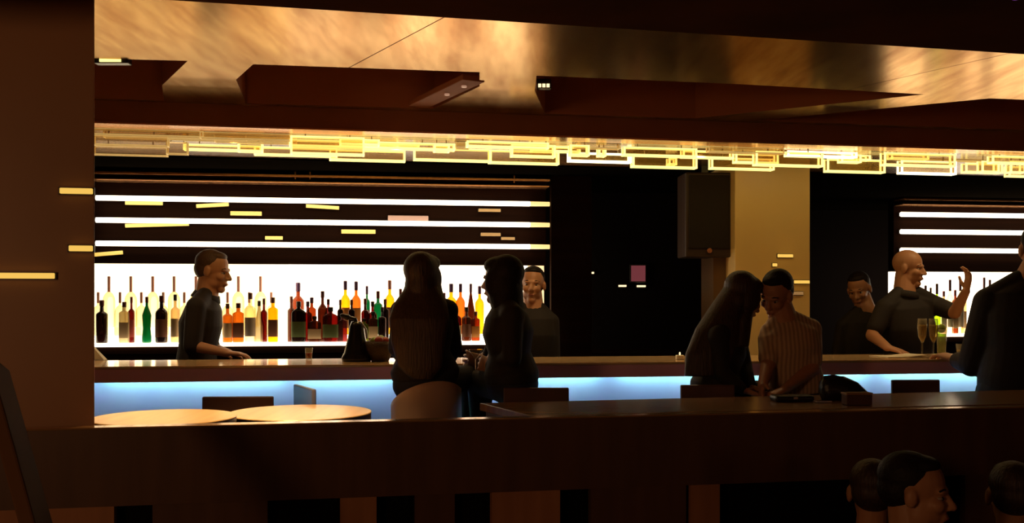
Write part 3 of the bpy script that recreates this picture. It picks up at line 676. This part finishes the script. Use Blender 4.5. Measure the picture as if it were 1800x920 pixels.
build('holder', MB().box((0, 0, .014), (.045, .045, .026)), M['paper'], t, bevel=.003); build('flame', MB().ell((0, 0, .036), (.005, .005, .010)), M['dot'], t, smooth=True)
t = thing('cocktail_glass', 'small cocktail glass in the second woman hand', 'glass', at(836, 632, 4.95))
build('cup', MB().lathe([(.004, .0), (.035, .05), (.033, .05)], 20), M['glass'], t, smooth=True); build('stem', MB().cap((0, 0, 0), (0, 0, -.05), .004, .004), M['steel'], t)

# ================================================================== TABLES
def round_table(px, py, z, wpx, label):
    c = atz(px, py, z); r = wpx/2/F*c.y
    t = thing('round_table', label, 'table', (c.x, c.y, 0), 0, 'round high tables behind the parapet')
    build('tabletop', MB().lathe([(r-.001, z-.007), (r, z-.003), (r-.003, z)], 72), M['tabletop'], t, smooth=False)
    build('edge_band', MB().lathe([(r-.03, z-.045), (r-.002, z-.040), (r-.002, z-.0073)], 72), M['tabledark'], t)
    build('pedestal', MB().lathe([(.035, .02), (.03, z-.045)], 20), M['steel'], t, smooth=True)
    build('base', MB().lathe([(.22, 0), (.22, .012), (.05, .03)], 40), M['tabledark'], t)
round_table(289, 733, .995, 246, 'round high table with pale polished top nearest the column')
round_table(528, 724.5, .955, 248, 'round high table with pale polished top, right of its twin')
# long table
zt = .985
ft = [atz(843, 709, zt), atz(936, 731.5, zt), atz(2000, 705, zt), atz(2000, 681, zt)]
t = thing('long_table', 'long brown high table just behind the right half of the parapet', 'table', (*((ft[0]+ft[1])/2).xy, 0))
build('tabletop', MB().prism([v.xy for v in (ft[0], ft[1], ft[2], ft[3])], zt-.035, zt), M['longtop'], t, org=t.location, bevel=.004)
side = (ft[1]-ft[0]).xy; sx = Vector((ft[0].x+.03, ft[0].y-.02)); sy = Vector((ft[1].x+.0, ft[1].y+.05))
build('end_panel', MB().prism([sx, sy, sy+Vector((.04, .0)), sx+Vector((.04, .0))], 0, zt-.035), M['bluelit'], t, org=t.location)  # blue bar light painted onto the end of the table
for k in (.3, .62, .95):
    c = (ft[1].lerp(ft[2], k)+ft[0].lerp(ft[3], k))/2; build('leg', MB().box((c.x, c.y, (zt-.035)/2), (.07, .07, zt-.035)), M['chair'], t, org=t.location, bevel=.004)

def bar_chair(c, rz, label, m='chair', seat=.76, back=1.04, w=.36, group=None, slots=False):
    t = thing('bar_chair', label, 'chair', (c[0], c[1], 0), rz, group)
    build('seat', MB().box((0, 0, seat-.02), (w, .36, .04)), M[m], t, bevel=.012)
    for x in (-1, 1):
        for y in (-1, 1): build('leg', MB().cap((x*(w/2+.01), y*.17, 0), (x*(w/2-.03), y*.15, seat-.04), .012, .014), M['steel'], t, smooth=True)
        build('back_post', MB().box((x*(w/2-.03), -.18, (seat+back)/2-.02), (.025, .02, back-seat)), M[m], t)
    build('backrest', MB().box((0, -.185, back-.09), (w, .022, .18)), M[m], t, bevel=.006)
    build('footrest', MB().tube([(-w/2, -.165, .28), (-w/2, .165, .28), (w/2, .165, .28), (w/2, -.165, .28), (-w/2, -.165, .28)], .009), M['steel'], t, smooth=True)
    return t
def chair_for(px0, px1, ytop, Y, rz, label, **k):
    c = at((px0+px1)/2, ytop, Y); w = (px1-px0)/F*Y/abs(math.cos(rz))
    R2 = Matrix.Rotation(rz, 3, 'Z')@Vector((0, .185, 0))
    return bar_chair((c.x+R2.x, c.y+R2.y), rz, label, back=c.z, w=min(w, .42), seat=min(.76, c.z-.2), **k)
G = 'high chairs around the bar tables'
chair_for(357, 480, 697.5, 4.95, .06, 'dark chair with plain rectangular back behind the two round tables', group=G)
chair_for(885, 1000, 682, 4.76, 0, 'dark brown chair pushed to the long table below the second woman', group=G)
chair_for(1196, 1291, 677, 4.92, 0, 'dark brown chair under the long haired woman of the couple', group=G)
chair_for(1566, 1652, 668, 5.2, .05, 'dark chair at the long table before the bald bartender', group=G)
bz0 = atz(1506, 712, zt)
t = thing('wooden_box', 'small brown wooden menu box on the long table beside the black bag', 'box', bz0, .1)
build('box_body', MB().box((0, 0, .024), (.12, .06, .046)), M['chair'], t, bevel=.003); build('box_lid', MB().box((0, 0, .052), (.124, .064, .01)), M['longtop'], t, bevel=.002)
c = at(594, 679, 5.02)
bar_chair((c.x, c.y+.05), math.radians(-62), 'chair with blue bar glow in its colour, turned sideways beyond the right round table', 'bluelit', seat=.72, back=c.z, w=.34, group=G)
# white shell stool
c = Vector((px2x(748, 4.78), 4.86, 0))
t = thing('shell_stool', 'off white moulded shell bar stool under the first woman', 'stool', c, math.radians(-8))
mb = MB(); n, mrows = 24, 12; vs = []; fs = []
for j in range(mrows+1):
    v = j/mrows
    for i in range(n+1):
        u = (i/n-.5)*math.radians(250)
        R0 = .10+.062*min(1, v*2.0)**.6
        hgt = .13+.12*math.cos(u/2)**2 if True else .2
        topz = .80+.17+.085*max(0, math.cos(u))*1.0+.055*math.sin(u)
        z = .765+(topz-.765)*v**1.5
        vs.append((math.sin(u)*R0*1.08, -math.cos(u)*R0-.02*v, z))
for j in range(mrows):
    for i in range(n): q = j*(n+1)+i; fs.append((q, q+1, q+n+2, q+n+1))
mb.add(vs, fs)
sh = build('shell', mb, M['shell'], t, smooth=True); md = sh.modifiers.new('s', 'SOLIDIFY'); md.thickness = .008
build('seat_pan', MB().ell((0, .02, .775), (.17, .17, .03), n=20), M['shell'], t, smooth=True)
build('pedestal', MB().lathe([(.03, .03), (.022, .75)], 18), M['steel'], t, smooth=True)
build('base', MB().lathe([(.2, 0), (.2, .012), (.04, .035)], 36), M['steel'], t)
# bag and clutch
c = atz(1478, 703, zt)
t = thing('handbag', 'large slouching black bag on the long table right of the couple', 'bag', c, .1)
bz = (703-662)/F*c.y
build('bag_body', MB().loft([(Vector((.01, 0, 0)), Vector((.10, 0, 0)), Vector((0, .045, 0))), (Vector((.01, 0, bz*.35)), Vector((.115, 0, 0)), Vector((0, .055, 0))), (Vector((-.012, 0, bz*.75)), Vector((.09, 0, 0)), Vector((0, .045, 0))), (Vector((-.035, 0, bz)), Vector((.05, 0, 0)), Vector((0, .02, 0)))], 28, 3), M['bag'], t, smooth=True)
build('strap', MB().tube([(-.08, 0, bz*.8), (-.09, -.02, bz*1.0), (-.05, -.03, bz*1.05), (0, -.02, bz*.95)], .006), M['bag'], t, smooth=True)
t = thing('clutch_purse', 'flat black purse on the long table in front of the man of the couple', 'purse', atz(1392, 706, zt), .1)
build('purse_body', MB().box((0, 0, .016), (.19, .09, .030)), M['bag'], t, bevel=.012); build('clasp', MB().box((0, -.046, .02), (.02, .006, .01)), M['steel'], t)
t = thing('phone', 'pale phone lying on the long table beside the black purse', 'phone', atz(1446, 708, zt), .15)
build('phone_body', MB().box((0, 0, .005), (.075, .04, .008)), mat('phone grey', (.4, .38, .5), .3), t, bevel=.003); build('phone_screen', MB().box((0, 0, .0095), (.066, .034, .001)), M['black'], t)

# ================================================================== PEOPLE
def RZ(deg): return Matrix.Rotation(math.radians(deg), 3, 'Z')
def head_rot(yaw, pitch, roll): return RZ(yaw)@Matrix.Rotation(math.radians(pitch), 3, 'X')@Matrix.Rotation(math.radians(roll), 3, 'Y')
def head_mesh(mb, c, R, s=1, fem=False):
    def e(p, r): mb.ell(c+R@(Vector(p)*s), Vector(r)*s, R, n=16)
    e((0, .016, .036), (.074, .094, .084)); e((0, -.018, -.03), (.057, .068, .078))
    j = .8 if fem else 1
    e((0, -.060, -.094), (.026*j, .024, .022)); e((.038*j, -.008, -.06), (.022, .045, .034)); e((-.038*j, -.008, -.06), (.022, .045, .034))
    e((0, -.070, .020), (.050, .018, .012))
    for x in (-1, 1):
        e((x*.034, -.058, -.022), (.025, .026, .024)); e((x*.076, .010, -.004), (.011, .020, .031)); e((x*.010, -.092, -.031), (.009, .011, .008))
    mb.cap(c+R@(Vector((0, -.078, .012))*s), c+R@(Vector((0, -.103, -.026))*s), .009*s, .0125*s)
    e((0, -.082, -.056), (.023, .011, .0055)); e((0, -.080, -.067), (.020, .011, .006))
def hand(mb, w, d, nrm, curl=.5, s=1, thumb=1):
    """palm from the wrist along d; nrm points out of the palm"""
    d = d.normalized(); nrm = (nrm-d*nrm.dot(d)).normalized(); sd = d.cross(nrm)*thumb
    mb.loft([(w-d*.01, sd*.024*s, nrm*.017*s), (w+d*.03*s, sd*.036*s, nrm*.015*s), (w+d*.085*s, sd*.040*s, nrm*.012*s)], 16, 2.6)
    for k, ln in enumerate((.070, .080, .075, .058)):
        o = (1.5-k)*.0205*s; p = w+d*.082*s+sd*o; a = 0; dd = d+sd*(1.5-k)*.14; r = .0088*s
        for q in range(3):
            a += curl*(.5 if q == 0 else .75); l = ln*s*(.45, .32, .23)[q]
            v = (dd*math.cos(a)+nrm*math.sin(a)).normalized(); mb.cap(p, p+v*l, r, r*.92, n=10); p = p+v*l; r *= .92
    p = w+d*.022*s+sd*.028*s; v = (d*.6+sd*.8+nrm*.3).normalized(); mb.cap(p, p+v*.042*s, .013*s, .011*s, n=10); p = p+v*.042*s
    v = (d*.9+sd*.25+nrm*(.2+.4*curl)).normalized(); mb.cap(p, p+v*.032*s, .0105*s, .009*s, n=10)
def person(label, Y, head, yaw, hr=(0, 0), hs=1.0, neck=None, pel=None, sh=None, fem=False, arms=None, legs='stand', top='shirtk', sleeve=1.0, hair='hairs', hairkind='short',
           skin='skin', bottom='jeans', tyaw=None, hairpts=None, chest=None, size=1.0, floor=0.0, collar=True, group=None, facevis=True, tw=1.0, polo=False):
    P = lambda q: at(q[0], q[1], Y+(q[2] if len(q) > 2 else 0))
    c = P(head); R = head_rot(yaw, *hr); nk = P(neck); pe = P(pel); S = [P(q) for q in sh]; tyaw = yaw if tyaw is None else tyaw
    fwd = RZ(tyaw)@Vector((0, -1, 0)); up = (nk-pe).normalized()
    side = (S[1]-S[0]); side = (side-up*side.dot(up)); side = side.normalized() if side.length > .05 else (fwd.cross(up)).normalized()
    dep = side.cross(up).normalized()
    base = Vector((pe.x, pe.y, floor))
    t = thing('person', label, 'person', base, group=group)
    k = size
    ch = P(chest) if chest else pe.lerp(nk, .62)
    prof = ([(0, .155, .115), (.12, .165, .12), (.38, .118, .09), (.66, .142, .112), (.86, .135, .092), (1, .060, .055)] if fem else
            [(0, .155, .11), (.12, .16, .115), (.38, .145, .105), (.66, .172, .122), (.87, .160, .10), (1, .072, .062)])
    def spine(v):
        a = pe.lerp(ch, min(v/.62, 1)) if v <= .62 else ch.lerp(nk, (v-.62)/.38)
        b = pe.lerp(nk, v); return a.lerp(b, .35)
    def torso(mb, off, lo=0):
        secs = []
        for v, a, b in prof:
            if v < lo: continue
            secs.append((spine(v), side*(a*k*tw+off), dep*(b*k+off)))
        mb.loft(secs, 28, 2.2)
    # --- body, one continuous surface
    b = MB(); head_mesh(b, c, R, hs, fem); torso(b, 0)
    b.cap(c+R@Vector((0, .022, -.045))*hs, nk+Vector((0, 0, -.01)), .050*hs if fem else .061*hs, .058*k if fem else .074*k)
    tz = c.lerp(nk, .68)
    ar = .040 if fem else .048
    cl = MB(); torso(cl, .010)
    if collar:
        q = (c-nk).normalized(); cl.cap(nk-q*.02, nk+q*.022, .073*k, .066*k, flat=True)
    for i, s in enumerate(S):
        sc = Vector(nk).lerp(s, .35)+Vector((0, 0, -.02))
        b.cap(sc, s, .055*k, ar*1.15*k); cl.cap(sc, s, .066*k, ar*1.3*k)
        b.cap(tz, s+Vector((0, 0, .0)), .034*k, .05*k); cl.cap(tz.lerp(s, .30), s, (.036 if fem else .048)*k, .060*k)
        if arms and arms[i]:
            el, wr, hd, hn, curl = arms[i]; el, wr = P(el), P(wr)
            b.cap(s, el, ar*k, ar*.82*k); b.cap(el, wr, ar*.80*k, ar*.52*k)
            hdv = (P(hd)-wr) if hd else (wr-el); hand(b, wr, hdv, Vector(hn), curl, .98*k, thumb=-1 if i else 1)
            l1 = min(sleeve, 1); cl.cap(s, s.lerp(el, l1), ar*1.3*k, ar*1.14*k, flat=False)
            if sleeve >= 1: cl.cap(el, el.lerp(wr, (sleeve-1)), ar*1.12*k, ar*(1.08-.3*(sleeve-1))*k, flat=sleeve < 1.9)
    # --- legs
    hips = [pe-side*.085*k-up*.02, pe+side*.085*k-up*.02]; tr = MB(); tr.ell(pe-up*.01, (.165*k, .125*k, .10*k), Matrix((side, dep, up)).transposed()); shoes = []
    for i, h in enumerate(hips):
        if legs == 'stand':
            kn = Vector((h.x, h.y, floor+(h.z-floor)*.53))+fwd*.02; an = Vector((h.x, h.y, floor+.09)); 
        else:
            sp = side*(.03 if i else -.03); kn = h+fwd*.40+sp-Vector((0, 0, .0)); an = kn+Vector((0, 0, -.40))-fwd*.06
        b.cap(h, kn, .078*k, .055*k); b.cap(kn, an, .052*k, .036*k)
        tr.cap(h, kn, .088*k, .064*k); tr.cap(kn, an, .062*k, .050*k, flat=False)
        sm = MB(); Rf = RZ(tyaw); sm.ell(an+fwd*.06+Vector((0, 0, -.05)), (.045, .125, .04), Rf); sm.ell(an+Vector((0, 0, -.035)), (.042, .05, .055), Rf); shoes.append(sm)
    body = build('body', b, M[skin], t, org=base, voxel=.0058, relax=3)
    build('top', cl, M[top], t, org=base, voxel=.008, relax=4)
    build('trousers', tr, M[bottom], t, org=base, voxel=.010, relax=4)
    for sm in shoes: build('shoe', sm, M['black'], t, org=base, voxel=.008)
    if polo:
        q = (c-nk).normalized(); a0 = nk-q*.010; rr = .080*k
        Rq = Vector((0, 0, 1)).rotation_difference(q).to_matrix()
        build('collar', MB().lathe([(rr*1.10, -.004), (rr*1.16, .0), (rr*.98, .042), (rr*.93, .044), (rr*.90, .040), (rr*.99, .0)], 32, a0, Rq, cap=False), M[top], t, org=base, smooth=True)
    # --- face parts
    if facevis:
        ew, ey, br = MB(), MB(), MB()
        for x in (-1, 1):
            ew.ell(c+R@(Vector((x*.030, -.0655, .001))*hs), Vector((.013, .011, .0055))*hs, R); ey.ell(c+R@(Vector((x*.030, -.0735, .001))*hs), Vector((.0060, .0055, .0055))*hs, R)
            br.tube([c+R@(Vector(v)*hs) for v in ((x*.014, -.0795, .024), (x*.030, -.0775, .029), (x*.045, -.067, .024))], .0033*hs)
        build('eyes', ew, M['eyew'], t, org=base, smooth=True); build('irises', ey, M['eye'], t, org=base, smooth=True)
        build('eyebrows', br, M['hairk'] if hair != 'hairs' else M['hairs'], t, org=base, smooth=True)
        lm = MB(); lm.ell(c+R@(Vector((0, -.0865, -.0615))*hs), Vector((.019, .0085, .0065))*hs, R); build('lips', lm, M['lip'], t, org=base, smooth=True)
    # --- hair
    if hairkind:
        hm = MB(); e = lambda p, r: hm.ell(c+R@(Vector(p)*hs), Vector(r)*hs, R, n=18)
        if hairkind in ('short', 'long'):
            e((0, .030, .050), (.078, .091, .078)); e((0, .046, .010), (.074, .072, .070))
            e((0, -.010, .093), (.056, .052, .027)) if hairkind == 'short' else e((0, -.008, .078), (.074, .078, .048))
        if hairkind == 'long':
            e((0, .034, .044), (.088, .096, .090)); e((.062, .0, -.01), (.026, .058, .075)); e((-.062, .0, -.01), (.026, .058, .075)); e((0, .05, -.04), (.075, .06, .08))
            for pts in hairpts:
                q = [(P(z[:3]), z[3], z[4]) for z in pts]
                sd = RZ(tyaw)@Vector((1, 0, 0)); sd = Vector((1, 0, 0)) if abs(sd.x) < .2 else sd
                hm.loft([(p, Vector((1, 0, 0))*a, Vector((0, 1, 0))*d) for p, a, d in q], 24, 2)
        build('hair', hm, M[hair], t, org=base, voxel=.007, relax=2)
    return t
Z = (0, 0, 1); ZD = (0, 0, -1)
# behind the bar, left: bartender in profile
person('bartender in a dark short sleeved shirt standing in profile at the left display', 6.42, (376, 478), 84, (10, 0), 1.13, neck=(362, 524), pel=(343, 660), sh=[(345, 540, -.17), (352, 540, .17)],
       chest=(350, 575), arms=[((338, 608, -.19), (398, 621, -.20), (430, 623, -.19), (0, 0, -1), .45), ((372, 612, .20), (402, 621, .05), (432, 624, .0), (0, 0, -1), .4)], top='shirtc', sleeve=1.0, hair='hairs', size=1.06, polo=True)
person('young man behind the bar in a dark shirt, facing out past the second woman', 6.7, (936, 502), -6, (0, 2), 1.07, neck=(938, 543), pel=(940, 680), sh=[(904, 566, 0), (968, 566, 0)],
       arms=[((900, 640, 0), (915, 668, -.1), None, ZD, .4), ((972, 640, 0), (968, 668, -.1), None, ZD, .4)], top='shirtk', hair='hairk', size=.97, tw=.9)
person('woman with very long brown hair, back turned, seated on the white shell stool', 4.92, (746, 489), 150, (4, 0), .98, neck=(742, 535), pel=(748, 668), sh=[(786, 546, .04), (706, 547, -.03)], fem=True, legs='sit', tyaw=165,
       arms=[((798, 612, .12), (792, 632, .42), (778, 630, .52), ZD, .5), ((697, 612, .10), (712, 640, .38), (735, 640, .5), ZD, .5)], top='shirtk', sleeve=1.95, hair='hairb', hairkind='long',
       hairpts=[[(746, 480, .04, .075, .07), (743, 512, -.03, .10, .065), (739, 535, -.07, .135, .055), (737, 560, -.11, .15, .05), (735, 600, -.135, .135, .04), (738, 645, -.15, .11, .03), (742, 668, -.15, .05, .02)]], size=.98, facevis=True, tw=1.03)
person('woman with straight shoulder length hair in a black jacket, facing left at the bar', 4.98, (880, 494), -118, (2, 0), 1.0, neck=(889, 538), pel=(900, 672), sh=[(892, 556, .13), (900, 556, -.14)], fem=True, legs='sit', tyaw=-152,
       arms=[((866, 618, .22), (850, 636, .28), (838, 634, .30), (0, 1, 0), .6), ((900, 628, -.2), (862, 644, .02), (846, 638, .09), (0, 1, 0), .6)], top='shirtk', sleeve=1.95, hair='hairk', hairkind='long',
       hairpts=[[(886, 472, .0, .088, .09), (887, 500, .0, .092, .095), (890, 530, .0, .088, .095), (895, 555, -.02, .08, .09), (898, 572, -.04, .06, .05)]], size=1.08, tw=1.15)
person('woman with long dark hair leaning her forehead to a man in a pale shirt', 5.28, (1308, 524), 112, (26, 8), 1.03, neck=(1280, 570), pel=(1256, 690), sh=[(1296, 594, .13), (1262, 592, -.14)], fem=True, legs='sit', tyaw=120,
       arms=[((1308, 645, .10), (1320, 684, -.05), (1336, 694, -.1), (-1, 0, 0), .5), ((1268, 655, -.16), (1306, 686, -.16), (1330, 694, -.16), (0, 0, 1), .5)], top='shirtk', sleeve=1.9, hair='hairb', hairkind='long',
       hairpts=[[(1299, 506, .0, .085, .08), (1280, 540, -.03, .10, .08), (1262, 578, -.08, .12, .07), (1248, 622, -.12, .13, .05), (1236, 662, -.14, .10, .03)], [(1312, 524, .02, .05, .07), (1302, 562, -.03, .06, .08), (1293, 610, -.06, .07, .06)]], size=1.0, chest=(1268, 628))
person('dark haired man in a pale striped short sleeved shirt leaning to the long haired woman', 5.32, (1364, 519), -44, (28, 8), 1.05, neck=(1380, 566), pel=(1400, 695), sh=[(1356, 586, .0), (1424, 580, .03)], legs='stand', tyaw=-20, skin='skindark',
       arms=[((1350, 640, -.1), (1340, 680, -.24), (1338, 700, -.3), (1, 0, 0), .5), ((1428, 648, -.08), (1378, 686, -.26), (1352, 696, -.3), (0, 0, -1), .5)], top='stripe', sleeve=.8, hair='hairk', size=1.02, chest=(1392, 622), tw=.93)
person('dark shirted bearded man looking down, half hidden behind the bald bartender', 7.35, (1510, 510), -34, (20, -6), 1.05, neck=(1524, 550), pel=(1512, 690), sh=[(1484, 574, -.02), (1546, 566, .05)], skin='skindark',
       arms=[((1472, 640, 0), (1490, 665, -.1), None, ZD, .4), None], top='shirtk', hair='hairk', size=1.04)
person('bald bartender in a black polo shirt reaching across the bar', 6.92, (1598, 472), 52, (6, -2), 1.09, neck=(1590, 520), pel=(1600, 670), sh=[(1556, 542, -.06), (1644, 537, .02)],
       arms=[((1533, 590, -.10), (1560, 611, -.42), (1586, 619, -.5), ZD, .3), ((1678, 550, -.16), (1698, 512, -.3), (1703, 486, -.32), (-1, 0, 0), .55)], top='shirtk', sleeve=.72, hairkind=None, hair='hairk', size=1.12, tyaw=30, chest=(1596, 590), polo=True)
person('big man in black seen from behind at the right edge of the frame', 5.55, (1824, 440), 168, (2, 0), 1.2, neck=(1812, 498), pel=(1790, 690), sh=[(1884, 532, .05), (1738, 532, .02)], legs='stand',
       arms=[((1900, 630, .1), (1880, 690, .25), None, ZD, .5), ((1708, 640, .12), (1684, 634, .36), (1668, 628, .42), (0, 0, -1), .9)], top='shirtk', sleeve=1.95, hair='hairk', size=1.38, tyaw=185)
GU = [('seated guest in the near lounge, leftmost head in the lower right', 3.5, (1532, 868), 165, -120, 'hairb'), ('seated dark haired guest in the near lounge, middle head in the lower right', 3.0, (1612, 868), 62, 60, 'hairk'), ('seated brown haired guest at the bottom right corner', 3.4, (1778, 874), 165, 110, 'hairb')]
for lab, Yq, (x, y), yw, ty, hk in GU:
    s = F/Yq; R3 = RZ(ty); q = lambda a, b, c: (lambda v: (x+v.x*s, y+b*s, v.y))(R3@Vector((a, -c, 0)))
    person(lab, Yq, (x, y), yw, (4, 0), 1.0, neck=(x-2, y+.18*s), pel=(x, y+.66*s), sh=[q(-.17, .24, 0), q(.17, .24, 0)], fem=hk == 'hairb', legs='sit', tyaw=ty,
           arms=[(q(-.19, .5, .02), q(-.12, .60, .22), None, ZD, .4), (q(.19, .5, .02), q(.12, .60, .22), None, ZD, .4)], top='shirtd', hair=hk, floor=-.35)
for k, (x, Yq, yy) in enumerate([(1532, 3.5, 868), (1612, 3.0, 868), (1778, 3.4, 874)]):
    c = at(x, yy, Yq); z = EYE-(yy+.66*F/Yq-HZ)/F*Yq-.11
    t = thing('lounge_stool', ['dark upholstered stool under the leftmost lounge guest', 'dark upholstered stool under the middle lounge guest', 'dark upholstered stool under the lounge guest in the corner'][k], 'stool', (c.x, c.y, -.35), 0, 'stools in the near lounge')
    build('cushion', MB().lathe([(.17, z+.35-.10), (.19, z+.35-.08), (.19, z+.35-.02), (.17, z+.35)], 28), M['shirtd'], t, smooth=True)
    build('base', MB().lathe([(.16, 0), (.16, max(.02, z+.35-.10))], 28), M['wall'], t)
